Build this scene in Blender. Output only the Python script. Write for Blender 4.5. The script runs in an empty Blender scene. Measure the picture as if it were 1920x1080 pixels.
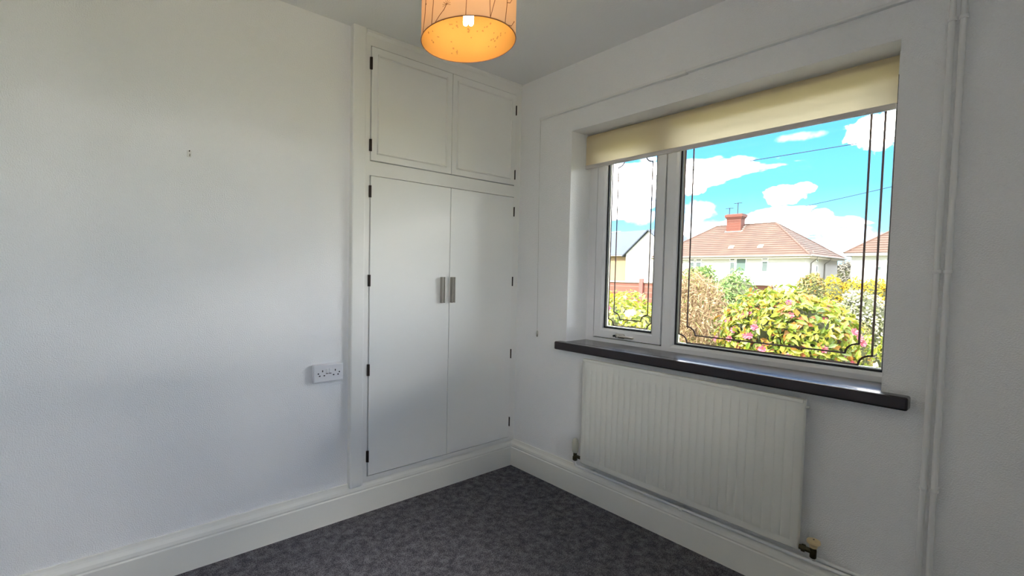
import bpy, bmesh, math, random
import numpy as np
from mathutils import Vector, Matrix
random.seed(7); rng = np.random.default_rng(11)
C = bpy.context.scene.collection
scene = bpy.context.scene

# ------------------------------------------------------------------ camera
F_PX = 873.06
YAW, PITCH, ROLL = math.radians(53.379), math.radians(-2.453), math.radians(0.939)
CAM = Vector((-2.1754, -2.0911, 1.2289))
fwd = Vector((math.cos(PITCH)*math.cos(YAW), math.cos(PITCH)*math.sin(YAW), math.sin(PITCH)))
rt = Vector((math.sin(YAW), -math.cos(YAW), 0)); up = rt.cross(fwd)
cr, sr = math.cos(ROLL), math.sin(ROLL)
rt, up = cr*rt + sr*up, -sr*rt + cr*up
cam = bpy.data.cameras.new('camera'); cam_o = bpy.data.objects.new('camera', cam); C.objects.link(cam_o)
M = Matrix((rt, up, -fwd)).transposed().to_4x4(); M.translation = CAM
cam_o.matrix_world = M
cam.sensor_fit = 'HORIZONTAL'; cam.sensor_width = 36.0; cam.lens = F_PX/1920*36
cam.shift_x = 141.19/1920; cam.shift_y = 7.52/1920
cam.clip_start = 0.02; cam.clip_end = 500
scene.camera = cam_o
vs = scene.view_settings
vs.view_transform = 'Standard'; vs.look = 'None'; vs.gamma = 1.0; vs.use_curve_mapping = False
vs.exposure = 2.8
scene.cycles.max_bounces = 12; scene.cycles.diffuse_bounces = 8; scene.cycles.transparent_max_bounces = 12
scene.display_settings.display_device = 'sRGB'

# ------------------------------------------------------------------ sky
SKY_GAIN = 1.0
CLOUD_OFFSET = (0.9, 9.7, 6.9)
world = bpy.data.worlds.new('sky'); scene.world = world; world.use_nodes = True
wt = world.node_tree; wt.nodes.clear()
def wn(t, **k):
    n = wt.nodes.new(t)
    for a, b in k.items(): setattr(n, a, b)
    return n
def wmath(op, a, b=None, c=None, clamp=False):
    n = wn('ShaderNodeMath', operation=op, use_clamp=clamp)
    for i, v in enumerate((a, b, c)):
        if v is None: continue
        if isinstance(v, (int, float)): n.inputs[i].default_value = v
        else: wt.links.new(v, n.inputs[i])
    return n.outputs[0]
def wdot(v, w):
    n = wn('ShaderNodeVectorMath', operation='DOT_PRODUCT'); wt.links.new(v, n.inputs[0]); n.inputs[1].default_value = w
    return n.outputs['Value']
tc = wn('ShaderNodeTexCoord'); dirv = tc.outputs['Generated']
sep = wn('ShaderNodeSeparateXYZ'); wt.links.new(dirv, sep.inputs[0]); dz = sep.outputs['Z']
ramp = wn('ShaderNodeValToRGB'); wt.links.new(wmath('MAXIMUM', dz, 0.0), ramp.inputs[0])
els = ramp.color_ramp.elements
for i, (p, c) in enumerate(((0.0, (.20, .30, .36)), (0.07, (.095, .23, .34)), (0.15, (.048, .165, .32)), (0.28, (.028, .12, .30)), (1.0, (.025, .105, .28)))):
    e = els[i] if i < 2 else els.new(p)
    e.position = p; e.color = (*c, 1)
# billows that break up the cloud edges
warp = wn('ShaderNodeTexNoise'); warp.inputs['Scale'].default_value = 24; warp.inputs['Detail'].default_value = 7; warp.inputs['Roughness'].default_value = .6
wt.links.new(dirv, warp.inputs['Vector'])
wsub = wmath('SUBTRACT', warp.outputs[0], 0.5)
mask = None
CLOUDS = [  # azimuth deg, elevation (tan), half width deg, half height, weight
    (16.9, .141, 2.1, .017, 1.0), (15.6, .150, 1.2, .012, .9),
    (25.3, .180, 1.7, .026, 1.0), (10.3, .232, 2.2, .030, .95), (16.0, .238, 1.7, .008, .03),
    (17.6, .108, 2.6, .013, .5), (14.2, .103, 1.0, .012, .5), (24.6, .120, 2.0, .022, .10), (12.6, .060, 2.6, .030, .05),
    (28.4, .190, 1.0, .022, 1.0), (29.8, .115, 1.8, .020, .08), (29.4, .225, 1.0, .008, .05), (25.0, .090, 4.0, .02, .04),
    (38.0, .16, 3.0, .04, 1.0), (3.5, .15, 3.2, .03, 1.0), (-6.0, .2, 3.4, .04, 1.0)]
for az, t, wa, ht, wgt in CLOUDS:
    a = math.radians(az); z0 = t/math.sqrt(1+t*t)
    eu = wmath('DIVIDE', wdot(dirv, (-math.sin(a), math.cos(a), 0)), math.sin(math.radians(wa)))
    ez = wmath('DIVIDE', wmath('SUBTRACT', dz, z0), ht)
    q = wmath('ADD', wmath('MULTIPLY', eu, eu), wmath('MULTIPLY', ez, ez))
    q = wmath('ADD', q, wmath('MULTIPLY', wsub, 3.2))
    mr = wn('ShaderNodeMapRange', interpolation_type='SMOOTHSTEP'); wt.links.new(q, mr.inputs[0])
    mr.inputs[1].default_value = 1.05; mr.inputs[2].default_value = 0.0; mr.inputs[3].default_value = 0; mr.inputs[4].default_value = wgt
    front = wmath('GREATER_THAN', wdot(dirv, (math.cos(a), math.sin(a), 0)), 0.0)
    m = wmath('MULTIPLY', mr.outputs[0], front)
    mask = m if mask is None else wmath('MAXIMUM', mask, m)
# fair-weather cloud over the whole dome
vm = wn('ShaderNodeVectorMath', operation='DIVIDE'); wt.links.new(dirv, vm.inputs[0])
cmb = wn('ShaderNodeCombineXYZ'); den = wmath('ADD', wmath('MAXIMUM', dz, 0.0), 0.14)
for i in range(3): wt.links.new(den, cmb.inputs[i])
wt.links.new(cmb.outputs[0], vm.inputs[1])
cn = wn('ShaderNodeTexNoise'); cn.inputs['Scale'].default_value = 1.5; cn.inputs['Detail'].default_value = 6
off = wn('ShaderNodeVectorMath', operation='ADD'); off.inputs[1].default_value = CLOUD_OFFSET
wt.links.new(vm.outputs[0], off.inputs[0]); wt.links.new(off.outputs[0], cn.inputs['Vector'])
mr = wn('ShaderNodeMapRange', interpolation_type='SMOOTHSTEP'); wt.links.new(cn.outputs[0], mr.inputs[0])
mr.inputs[1].default_value = .515; mr.inputs[2].default_value = .655; mr.inputs[4].default_value = .9
mask = wmath('MAXIMUM', mask, mr.outputs[0])
mx = wn('ShaderNodeMix', data_type='RGBA'); wt.links.new(mask, mx.inputs['Factor'])
wt.links.new(ramp.outputs[0], mx.inputs['A']); mx.inputs['B'].default_value = (5.5, 5.25, 5.15, 1)
bg = wn('ShaderNodeBackground'); bg.inputs['Strength'].default_value = SKY_GAIN
wt.links.new(mx.outputs['Result'], bg.inputs['Color'])
wt.links.new(bg.outputs[0], wn('ShaderNodeOutputWorld').inputs[0])

# ------------------------------------------------------------------ sun (behind the house, over the roof)
sun = bpy.data.lights.new('sun', 'SUN'); sun.energy = 2.6; sun.angle = math.radians(.53); sun.color = (1.0, .95, .86)
so = bpy.data.objects.new('sun', sun); C.objects.link(so)
sd = Vector((math.cos(math.radians(40))*math.cos(math.radians(-14)), math.cos(math.radians(40))*math.sin(math.radians(-14)), -math.sin(math.radians(40))))
so.rotation_euler = sd.to_track_quat('-Z', 'Y').to_euler(); so.location = (-6, 3, 9)

# ------------------------------------------------------------------ materials
def mat(name, col, rough=.5, metal=0.0, noise=None, bump=None, spec=None, coat=None, ramp=None):
    """noise=(scale, amount) varies the colour; bump=(scale, strength, distance); ramp=(scale, [(pos,col)..])"""
    m = bpy.data.materials.new(name); m.use_nodes = True; nt = m.node_tree; b = nt.nodes['Principled BSDF']
    b.inputs['Base Color'].default_value = (*col, 1); b.inputs['Roughness'].default_value = rough; b.inputs['Metallic'].default_value = metal
    if spec is not None: b.inputs['Specular IOR Level'].default_value = spec
    if coat: b.inputs['Coat Weight'].default_value = coat[0]; b.inputs['Coat Roughness'].default_value = coat[1]; b.inputs['Coat IOR'].default_value = 1.55
    co = nt.nodes.new('ShaderNodeTexCoord')
    if noise:
        n = nt.nodes.new('ShaderNodeTexNoise'); n.inputs['Scale'].default_value = noise[0]; n.inputs['Detail'].default_value = 5
        nt.links.new(co.outputs['Object'], n.inputs['Vector'])
        r = nt.nodes.new('ShaderNodeValToRGB'); nt.links.new(n.outputs[0], r.inputs[0])
        a = noise[1]; r.color_ramp.elements[0].position = .3; r.color_ramp.elements[1].position = .7
        r.color_ramp.elements[0].color = (*[c*(1-a) for c in col], 1); r.color_ramp.elements[1].color = (*[min(1, c*(1+a)) for c in col], 1)
        nt.links.new(r.outputs[0], b.inputs['Base Color'])
    if bump:
        n = nt.nodes.new('ShaderNodeTexNoise'); n.inputs['Scale'].default_value = bump[0]; n.inputs['Detail'].default_value = 3
        nt.links.new(co.outputs['Object'], n.inputs['Vector'])
        bp = nt.nodes.new('ShaderNodeBump'); bp.inputs['Strength'].default_value = bump[1]; bp.inputs['Distance'].default_value = bump[2]
        nt.links.new(n.outputs[0], bp.inputs['Height']); nt.links.new(bp.outputs[0], b.inputs['Normal'])
    return m
def leafmat(name, stops, trans=.35, rough=.45):
    """colour picked at random for every leaf (mesh island)"""
    m = bpy.data.materials.new(name); m.use_nodes = True; nt = m.node_tree; b = nt.nodes['Principled BSDF']; out = nt.nodes['Material Output']
    g = nt.nodes.new('ShaderNodeNewGeometry'); oi = nt.nodes.new('ShaderNodeObjectInfo')
    ad = nt.nodes.new('ShaderNodeMath'); ad.operation = 'ADD'; fr = nt.nodes.new('ShaderNodeMath'); fr.operation = 'FRACT'
    nt.links.new(g.outputs['Random Per Island'], ad.inputs[0]); nt.links.new(oi.outputs['Random'], ad.inputs[1]); nt.links.new(ad.outputs[0], fr.inputs[0])
    r = nt.nodes.new('ShaderNodeValToRGB'); r.color_ramp.interpolation = 'CONSTANT'; nt.links.new(fr.outputs[0], r.inputs[0])
    for i, (p, c) in enumerate(stops):
        e = r.color_ramp.elements[i] if i < 2 else r.color_ramp.elements.new(p)
        e.position = p; e.color = (*c, 1)
    nt.links.new(r.outputs[0], b.inputs['Base Color']); b.inputs['Roughness'].default_value = rough
    t = nt.nodes.new('ShaderNodeBsdfTranslucent'); nt.links.new(r.outputs[0], t.inputs[0])
    mxs = nt.nodes.new('ShaderNodeMixShader'); mxs.inputs[0].default_value = trans
    nt.links.new(b.outputs[0], mxs.inputs[1]); nt.links.new(t.outputs[0], mxs.inputs[2]); nt.links.new(mxs.outputs[0], out.inputs[0])
    return m
def emit(name, col, s):
    m = bpy.data.materials.new(name); m.use_nodes = True; b = m.node_tree.nodes['Principled BSDF']
    b.inputs['Emission Color'].default_value = (*col, 1); b.inputs['Emission Strength'].default_value = s; b.inputs['Base Color'].default_value = (.9, .9, .9, 1)
    return m
def glassmat():
    m = bpy.data.materials.new('window_glass'); m.use_nodes = True; nt = m.node_tree; nt.nodes.clear()
    o = nt.nodes.new('ShaderNodeOutputMaterial'); t = nt.nodes.new('ShaderNodeBsdfTransparent'); t.inputs[0].default_value = (.97, .985, .98, 1)
    g = nt.nodes.new('ShaderNodeBsdfGlossy'); g.inputs['Roughness'].default_value = .02
    f = nt.nodes.new('ShaderNodeFresnel'); f.inputs['IOR'].default_value = 1.25
    x = nt.nodes.new('ShaderNodeMixShader'); nt.links.new(f.outputs[0], x.inputs[0]); nt.links.new(t.outputs[0], x.inputs[1]); nt.links.new(g.outputs[0], x.inputs[2])
    nt.links.new(x.outputs[0], o.inputs[0]); return m
def shademat(name, col, trans, lining=None, tcol=None):
    """thin cloth; a lining gives the reverse side its own colour"""
    m = bpy.data.materials.new(name); m.use_nodes = True; nt = m.node_tree; nt.nodes.clear()
    o = nt.nodes.new('ShaderNodeOutputMaterial'); d = nt.nodes.new('ShaderNodeBsdfDiffuse'); t = nt.nodes.new('ShaderNodeBsdfTranslucent')
    d.inputs[0].default_value = (*col, 1); t.inputs[0].default_value = (*(tcol or col), 1)
    if lining:
        g = nt.nodes.new('ShaderNodeNewGeometry'); k = nt.nodes.new('ShaderNodeMix'); k.data_type = 'RGBA'; nt.links.new(g.outputs['Backfacing'], k.inputs['Factor'])
        k.inputs['A'].default_value = (*col, 1); k.inputs['B'].default_value = (*lining, 1); nt.links.new(k.outputs['Result'], d.inputs[0])
    x = nt.nodes.new('ShaderNodeMixShader'); x.inputs[0].default_value = trans
    nt.links.new(d.outputs[0], x.inputs[1]); nt.links.new(t.outputs[0], x.inputs[2]); nt.links.new(x.outputs[0], o.inputs[0]); return m
def carpetmat():
    m = mat('carpet', (.045, .042, .05), .95, spec=.1)
    nt = m.node_tree; b = nt.nodes['Principled BSDF']; co = nt.nodes.new('ShaderNodeTexCoord')
    big = nt.nodes.new('ShaderNodeTexNoise'); big.inputs['Scale'].default_value = 26; big.inputs['Detail'].default_value = 8; big.inputs['Roughness'].default_value = .75
    fine = nt.nodes.new('ShaderNodeTexNoise'); fine.inputs['Scale'].default_value = 230; fine.inputs['Detail'].default_value = 2
    for n in (big, fine): nt.links.new(co.outputs['Object'], n.inputs['Vector'])
    mul = nt.nodes.new('ShaderNodeMath'); mul.operation = 'MULTIPLY_ADD'; nt.links.new(fine.outputs[0], mul.inputs[0]); mul.inputs[1].default_value = .9; nt.links.new(big.outputs[0], mul.inputs[2])
    r = nt.nodes.new('ShaderNodeValToRGB'); nt.links.new(mul.outputs[0], r.inputs[0])
    r.color_ramp.elements[0].position = .72; r.color_ramp.elements[0].color = (.06, .057, .066, 1)
    r.color_ramp.elements[1].position = 1.2 if False else 1.0; r.color_ramp.elements[1].color = (.25, .24, .265, 1)
    mm = nt.nodes.new('ShaderNodeMath'); mm.operation = 'MULTIPLY'; mm.inputs[1].default_value = .86; nt.links.new(mul.outputs[0], mm.inputs[0]); nt.links.new(mm.outputs[0], r.inputs[0])
    nt.links.new(r.outputs[0], b.inputs['Base Color'])
    bp = nt.nodes.new('ShaderNodeBump'); bp.inputs['Strength'].default_value = .9; bp.inputs['Distance'].default_value = .006
    nt.links.new(mul.outputs[0], bp.inputs['Height']); nt.links.new(bp.outputs[0], b.inputs['Normal'])
    return m
def brickmat(name, c1, c2, mortar, scale):
    m = bpy.data.materials.new(name); m.use_nodes = True; nt = m.node_tree; b = nt.nodes['Principled BSDF']; b.inputs['Roughness'].default_value = .9
    t = nt.nodes.new('ShaderNodeTexBrick'); t.inputs['Scale'].default_value = scale
    t.inputs['Color1'].default_value = (*c1, 1); t.inputs['Color2'].default_value = (*c2, 1); t.inputs['Mortar'].default_value = (*mortar, 1)
    t.inputs['Brick Width'].default_value = .225; t.inputs['Row Height'].default_value = .075; t.inputs['Mortar Size'].default_value = .01
    co = nt.nodes.new('ShaderNodeTexCoord'); mp = nt.nodes.new('ShaderNodeMapping'); mp.inputs['Rotation'].default_value = (math.pi/2, 0, math.pi/2)
    nt.links.new(co.outputs['Object'], mp.inputs[0]); nt.links.new(mp.outputs[0], t.inputs['Vector']); nt.links.new(t.outputs[0], b.inputs['Base Color']); return m

MT = dict(
    wall=mat('wall_paint', (.87, .87, .87), .75, noise=(1.3, .015), bump=(230, .6, .0045), spec=.25),
    ceiling=mat('ceiling_paint', (.84, .84, .83), .85, bump=(120, .4, .003), spec=.2),
    gloss=mat('gloss_paint', (.84, .835, .80), .38, noise=(2.2, .02), bump=(28, .06, .002)),
    skirt=mat('skirting_paint', (.82, .81, .75), .35, noise=(2.0, .03), bump=(30, .05, .002)),
    door=mat('door_paint', (.85, .85, .82), .42, noise=(1.6, .015), bump=(40, .07, .002)),
    carpet=carpetmat(),
    upvc=mat('white_upvc', (.80, .80, .81), .3), gasket=mat('black_gasket', (.012, .012, .014), .6),
    spacer=mat('glazing_spacer', (.62, .6, .5), .4, .3), lead=mat('lead_strip', (.20, .14, .12), .5, .4),
    glass=glassmat(),
    sill=mat('dark_stained_wood', (.013, .005, .007), .5, noise=(9, .12), spec=.05, coat=(1.0, .22)),
    blind=shademat('blind_fabric', (.80, .69, .48), .42), blindbar=mat('blind_bar', (.62, .58, .55), .45),
    rad=mat('radiator_enamel', (.79, .785, .72), .3), trv=mat('valve_plastic', (.5, .49, .4), .45), brass=mat('tarnished_brass', (.10, .085, .05), .4, .8),
    cream=mat('cream_plastic', (.72, .55, .30), .4), pipe=mat('painted_pipe', (.80, .80, .79), .45, bump=(70, .12, .002)),
    hinge=mat('dark_hinge_metal', (.05, .035, .028), .45, .6), steel=mat('brushed_aluminium', (.42, .40, .36), .35, .85),
    socket=mat('socket_plastic', (.78, .78, .80), .3), black=mat('dark_slot', (.01, .01, .012), .7),
    cord=mat('cord', (.55, .55, .53), .7), chrome=mat('dull_chrome', (.55, .52, .46), .25, .9),
    shade=shademat('shade_fabric', (.72, .56, .44), .40, (.52, .27, .07), (.50, .28, .12)), shade_rim=mat('shade_rim', (.35, .15, .06), .6), twig=mat('printed_twig', (.16, .055, .025), .8),
    fleck=mat('printed_fleck', (.20, .09, .015), .8), bulb=emit('bulb_glow', (1.0, .80, .50), 12.0), plastic=mat('white_plastic', (.8, .79, .76), .4),
    render=mat('white_render', (.40, .39, .37), .9, noise=(.8, .03)), peach=mat('cream_render', (.22, .15, .085), .9),
    tile=mat('clay_tile', (.058, .030, .019), .9, noise=(1.2, .22)), slate=mat('blue_slate', (.030, .040, .056), .75, noise=(1.5, .1)),
    fascia=mat('fascia', (.24, .21, .15), .6), gutter=mat('grey_gutter', (.14, .13, .12), .6), hpane=mat('house_pane', (.06, .08, .075), .5), hblind=mat('green_pane', (.06, .095, .08), .5),
    brick=brickmat('red_brick', (.12, .045, .03), (.10, .036, .024), (.15, .12, .10), 1.0), chim=brickmat('chimney_brick', (.10, .028, .016), (.08, .022, .013), (.11, .06, .045), 1.0),
    mortar=mat('mortar_flashing', (.27, .24, .19), .9), reddoor=mat('dark_red_door', (.16, .05, .04), .5), aerial=mat('aerial_metal', (.008, .008, .009), .8, 0), cable=mat('cable', (.02, .024, .034), .9, spec=.1),
    grass=mat('lawn', (.13, .13, .04), .95, noise=(3.5, .4), bump=(60, .6, .02)), bounce_slab=mat('bounce_slab_paving', (.40, .35, .30), .9, noise=(6, .15)), path=mat('garden_path', (.28, .24, .16), .9, noise=(12, .15)),
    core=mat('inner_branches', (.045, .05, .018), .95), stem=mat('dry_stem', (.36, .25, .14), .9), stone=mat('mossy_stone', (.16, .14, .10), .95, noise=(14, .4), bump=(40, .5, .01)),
    camellia=leafmat('camellia_leaf', [(0, (0.187, 0.224, 0.0234)), (.25, (0.122, 0.178, 0.0187)), (.45, (0.252, 0.252, 0.0281)), (.62, (0.318, 0.281, 0.0327)), (.78, (0.0748, 0.112, 0.0187)), (.86, (0.337, 0.159, 0.0327)), (.94, (0.309, 0.0935, 0.0421))]),
    lime=leafmat('lime_leaf', [(0, (0.288, 0.298, 0.0288)), (.3, (0.202, 0.25, 0.0288)), (.55, (0.346, 0.307, 0.0288)), (.75, (0.125, 0.182, 0.024)), (.9, (0.384, 0.317, 0.0864))]),
    conifer=leafmat('conifer_spray', [(0, (0.144, 0.23, 0.0528)), (.35, (0.096, 0.173, 0.048)), (.7, (0.202, 0.278, 0.072))], .25, .7),
    drytwig=leafmat('dry_twigs', [(0, (0.34, 0.243, 0.138)), (.3, (0.268, 0.178, 0.0972)), (.6, (0.405, 0.308, 0.178)), (.82, (0.178, 0.0972, 0.0567)), (.93, (0.243, 0.219, 0.0567))], .3, .9),
    olive=leafmat('olive_leaf', [(0, (0.185, 0.193, 0.0385)), (.4, (0.123, 0.123, 0.0347)), (.7, (0.262, 0.169, 0.0385)), (.88, (0.308, 0.169, 0.0462))]),
    yellow=leafmat('yellow_blossom', [(0, (0.45, 0.3, 0.009)), (.5, (0.51, 0.36, 0.012)), (.85, (0.33, 0.216, 0.012))], .4, .7),
    blossom=leafmat('white_blossom', [(0, (0.3, 0.294, 0.216)), (.4, (0.162, 0.174, 0.06)), (.6, (0.372, 0.36, 0.288)), (.85, (0.096, 0.108, 0.036))], .3, .7),
    haze=leafmat('far_twigs', [(0, (0.15, 0.135, 0.105)), (.5, (0.125, 0.12, 0.1))], .2, .9),
    pink=leafmat('pink_petal', [(0, (0.341, 0.055, 0.0935)), (.5, (0.385, 0.11, 0.132))], .3, .6), white=leafmat('white_petal', [(0, (.8, .78, .74)), (.5, (.75, .72, .66))], .3, .6),
)

# ------------------------------------------------------------------ mesh helpers
class MB:
    def __init__(s): s.v = []; s.f = []
    def add(s, vs_, fs):
        o = len(s.v); s.v += [tuple(v) for v in vs_]; s.f += [tuple(i+o for i in f) for f in fs]; return s
    def box(s, x0, x1, y0, y1, z0, z1):
        x0, x1 = sorted((x0, x1)); y0, y1 = sorted((y0, y1)); z0, z1 = sorted((z0, z1))
        return s.add([(x, y, z) for z in (z0, z1) for y in (y0, y1) for x in (x0, x1)],
                     [(0, 2, 3, 1), (4, 5, 7, 6), (0, 1, 5, 4), (2, 6, 7, 3), (0, 4, 6, 2), (1, 3, 7, 5)])
    def cbox(s, x0, x1, y0, y1, z0, z1, c):
        """box with chamfered edges"""
        bm = bmesh.new(); bmesh.ops.create_cube(bm, size=1)
        for v in bm.verts: v.co = Vector(((x0+x1)/2+v.co.x*abs(x1-x0), (y0+y1)/2+v.co.y*abs(y1-y0), (z0+z1)/2+v.co.z*abs(z1-z0)))
        bmesh.ops.bevel(bm, geom=bm.edges[:], offset=c, segments=2, profile=.5, affect='EDGES')
        bm.verts.index_update(); s.add([v.co[:] for v in bm.verts], [[v.index for v in f.verts] for f in bm.faces]); bm.free(); return s
    def tube(s, pts, r, n=10, caps=True):
        pts = [Vector(p) for p in pts]; rings = []
        rs = r if isinstance(r, (list, tuple)) else [r]*len(pts)
        prev = None
        for i, p in enumerate(pts):
            d = (pts[min(i+1, len(pts)-1)]-pts[max(i-1, 0)])
            d = d.normalized() if d.length > 1e-9 else (prev[2] if prev else Vector((0, 0, 1)))
            if prev is None:
                a = Vector((0, 0, 1)) if abs(d.z) < .9 else Vector((1, 0, 0)); u = d.cross(a).normalized()
            else:
                u = (prev[0]-d*prev[0].dot(d)).normalized()
            w = d.cross(u); prev = (u, w, d)
            rings.append([p+(u*math.cos(2*math.pi*k/n)+w*math.sin(2*math.pi*k/n))*rs[i] for k in range(n)])
        vs_ = [v for rg in rings for v in rg]; fs = []
        for i in range(len(rings)-1):
            for k in range(n): fs.append((i*n+k, i*n+(k+1) % n, (i+1)*n+(k+1) % n, (i+1)*n+k))
        if caps: fs.append(tuple(range(n-1, -1, -1))); fs.append(tuple((len(rings)-1)*n+k for k in range(n)))
        return s.add(vs_, fs)
    def lathe(s, prof, c=(0, 0, 0), n=24, axis='z'):
        """prof: list of (radius, height)"""
        vs_ = []
        for r, h in prof:
            for k in range(n):
                a = 2*math.pi*k/n; p = (r*math.cos(a), r*math.sin(a), h)
                if axis == 'x': p = (p[2], p[0], p[1])
                if axis == 'y': p = (p[1], p[2], p[0])
                vs_.append((p[0]+c[0], p[1]+c[1], p[2]+c[2]))
        fs = [(i*n+k, i*n+(k+1) % n, (i+1)*n+(k+1) % n, (i+1)*n+k) for i in range(len(prof)-1) for k in range(n)]
        fs.append(tuple(range(n-1, -1, -1))); fs.append(tuple((len(prof)-1)*n+k for k in range(n)))
        return s.add(vs_, fs)
    def prism(s, poly, axis, a0, a1):
        """extrude a 2-D polygon along an axis: axis 'x' -> poly (y,z); 'y' -> (x,z)"""
        def P(p, a): return (a, p[0], p[1]) if axis == 'x' else ((p[0], a, p[1]) if axis == 'y' else (p[0], p[1], a))
        n = len(poly); vs_ = [P(p, a0) for p in poly]+[P(p, a1) for p in poly]
        fs = [(i, (i+1) % n, n+(i+1) % n, n+i) for i in range(n)]+[tuple(range(n-1, -1, -1)), tuple(range(n, 2*n))]
        return s.add(vs_, fs)
    def mesh(s, name, m, smooth=False, fix=True):
        me = bpy.data.meshes.new(name); me.from_pydata(s.v, [], s.f); me.materials.append(m)
        if fix:
            bm = bmesh.new(); bm.from_mesh(me); bmesh.ops.recalc_face_normals(bm, faces=bm.faces); bm.to_mesh(me); bm.free()
        if smooth:
            me.polygons.foreach_set('use_smooth', [True]*len(me.polygons))
            me.set_sharp_from_angle(angle=math.radians(38))
        me.update(); return me
    def obj(s, name, m, parent=None, smooth=False, fix=True):
        return link(name, s.mesh(name, m, smooth, fix), parent)
def link(name, me, parent=None):
    o = bpy.data.objects.new(name, me); C.objects.link(o)
    if parent is not None:
        o.parent = parent      # parts are modelled in world space: undo the offset of the thing's Empty
        if parent.type == 'EMPTY': o.matrix_parent_inverse = Matrix.Translation(parent.location).inverted()
    return o
def tag(o, label, cat, group=None):
    o['label'] = label; o['category'] = cat
    if group: o['group'] = group
    return o
def thing(name, label, cat, loc=(0, 0, 0), group=None):
    o = bpy.data.objects.new(name, None); C.objects.link(o); o.location = loc; o.empty_display_size = .1
    return tag(o, label, cat, group)
def struct(o, label=None):
    o['kind'] = 'structure'
    if label: o['label'] = label
    return o
def plabel(o, label): o['label'] = label; return o

# ================================================================== ROOM SHELL
H = 2.4; X0 = -2.95; Y0 = -2.80; T = .30
OY0, OY1, OZ0, OZ1 = -1.733, -.412, .815, 2.03       # window opening (sill slab fills the bottom)
struct(MB().box(X0-T, T, Y0-T, T, -.25, 0).obj('floor', MT['carpet']), 'dark charcoal mottled carpet')
struct(MB().box(X0-T, T, Y0-T, T, H, H+.25).obj('ceiling', MT['ceiling']), 'plain off-white ceiling')
w = MB()
w.box(0, T, OY1, 0, 0, H); w.box(0, T, Y0, OY0, 0, H); w.box(0, T, OY0, OY1, 0, OZ0); w.box(0, T, OY0, OY1, OZ1, H)
struct(w.obj('wall_right', MT['wall']), 'white textured wall around the window')
struct(MB().box(X0-T, T, 0, T, 0, H).obj('wall_left', MT['wall']), 'white textured wall beside the cupboard')
struct(MB().box(X0-T, X0, Y0, 0, 0, H).obj('wall_back', MT['wall']), 'white wall behind the camera')
NW = (-2.80, -1.45, .98, 2.08)      # unseen window added to brighten the room, in the wall opposite the cupboard
w = MB(); w.box(X0-T, NW[0], Y0-T, Y0, 0, H); w.box(NW[1], T, Y0-T, Y0, 0, H); w.box(NW[0], NW[1], Y0-T, Y0, 0, NW[2]); w.box(NW[0], NW[1], Y0-T, Y0, NW[3], H)
struct(w.obj('wall_near', MT['wall']), 'white wall opposite the cupboard')
w2 = bpy.data.objects.new('fill_window', None); C.objects.link(w2); w2.location = (-1.7, Y0-.2, .86); struct(w2, 'unseen white framed window added for extra daylight, opposite the cupboard')
w = MB(); YW = (Y0-.24, Y0-.18)
w.box(NW[0], NW[0]+.05, *YW, NW[2], NW[3]); w.box(NW[1]-.05, NW[1], *YW, NW[2], NW[3]); w.box(-2.13, -2.07, *YW, NW[2], NW[3]); w.box(NW[0], NW[1], *YW, NW[2], NW[2]+.05); w.box(NW[0], NW[1], *YW, NW[3]-.05, NW[3])
w.obj('window_frame', MT['upvc'], w2)
for a, b_ in ((NW[0]+.05, -2.13), (-2.07, NW[1]-.05)): MB().box(a, b_, Y0-.212, Y0-.208, NW[2]+.05, NW[3]-.05).obj('pane', MT['glass'], w2)
# skirting boards: plain board, small step, sloping moulding
SK = [(0, 0), (.026, 0), (.026, .114), (.0225, .119), (.024, .126), (.021, .138), (.013, .150), (.010, .158), (.008, .166), (0, .166)]
struct(MB().prism([(-a, z) for a, z in SK], 'x', X0, 0).obj('baseboard_left', MT['skirt']), 'moulded cream skirting board under the cupboard')
struct(MB().prism([(-a, z) for a, z in SK], 'y', Y0, 0).obj('baseboard_right', MT['skirt']), 'moulded cream skirting board under the radiator')
struct(MB().prism([(X0+a, z) for a, z in SK], 'y', Y0, 0).obj('baseboard_back', MT['skirt']))
struct(MB().prism([(Y0+a, z) for a, z in SK], 'x', X0, 0).obj('baseboard_near', MT['skirt']))

# ================================================================== WINDOW
win = bpy.data.objects.new('window_1', None); C.objects.link(win); win.location = (.1, -1.07, .845)
struct(win, 'white framed two-light window with leaded double lines over a dark sill')
XF = .18; XB = .245; ZB, ZT = .845, 2.03
fr = MB()
fr.box(XF, XB, OY1, -.462, ZB, ZT); fr.box(XF, XB, -1.722, OY0, ZB, ZT)
fr.box(XF, XB, -.462, -1.722, ZB, .866); fr.box(XF, XB, -.462, -1.722, 1.99, ZT)
fr.box(XF, XB, -.868, -.912, .866, 1.99)                                    # mullion
fr.obj('window_frame', MT['upvc'], win)
# bead round the fixed light and round the sash glass: sloping strips
def bead(parent, name, ya, yb, za, zb, wd, xa, xb, m):
    b = MB()
    for poly, ax, a0, a1 in (([(xa, za), (xb, za), (xb, za+wd), (xa+.006, za+wd*.8)], 'y', ya, yb), ([(xa, zb), (xb, zb), (xb, zb-wd), (xa+.006, zb-wd*.8)], 'y', ya, yb)):
        b.prism(poly, ax, a0, a1)
    for y, s in ((ya, -1), (yb, 1)):
        b.prism([(xa, y), (xb, y), (xb, y+s*wd), (xa+.006, y+s*wd*.8)], 'z', za, zb)
    return b.obj(name, m, parent)
bead(win, 'glazing_bead', -.912, -1.722, .866, 1.99, .016, XF, .205, MT['upvc'])
def ring(name, parent, ya, yb, za, zb, wd, xa, xb, m):
    b = MB(); b.box(xa, xb, ya, ya-wd, za, zb); b.box(xa, xb, yb, yb+wd, za, zb); b.box(xa, xb, ya-wd, yb+wd, za, za+wd); b.box(xa, xb, ya-wd, yb+wd, zb-wd, zb)
    return b.obj(name, m, parent)
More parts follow.
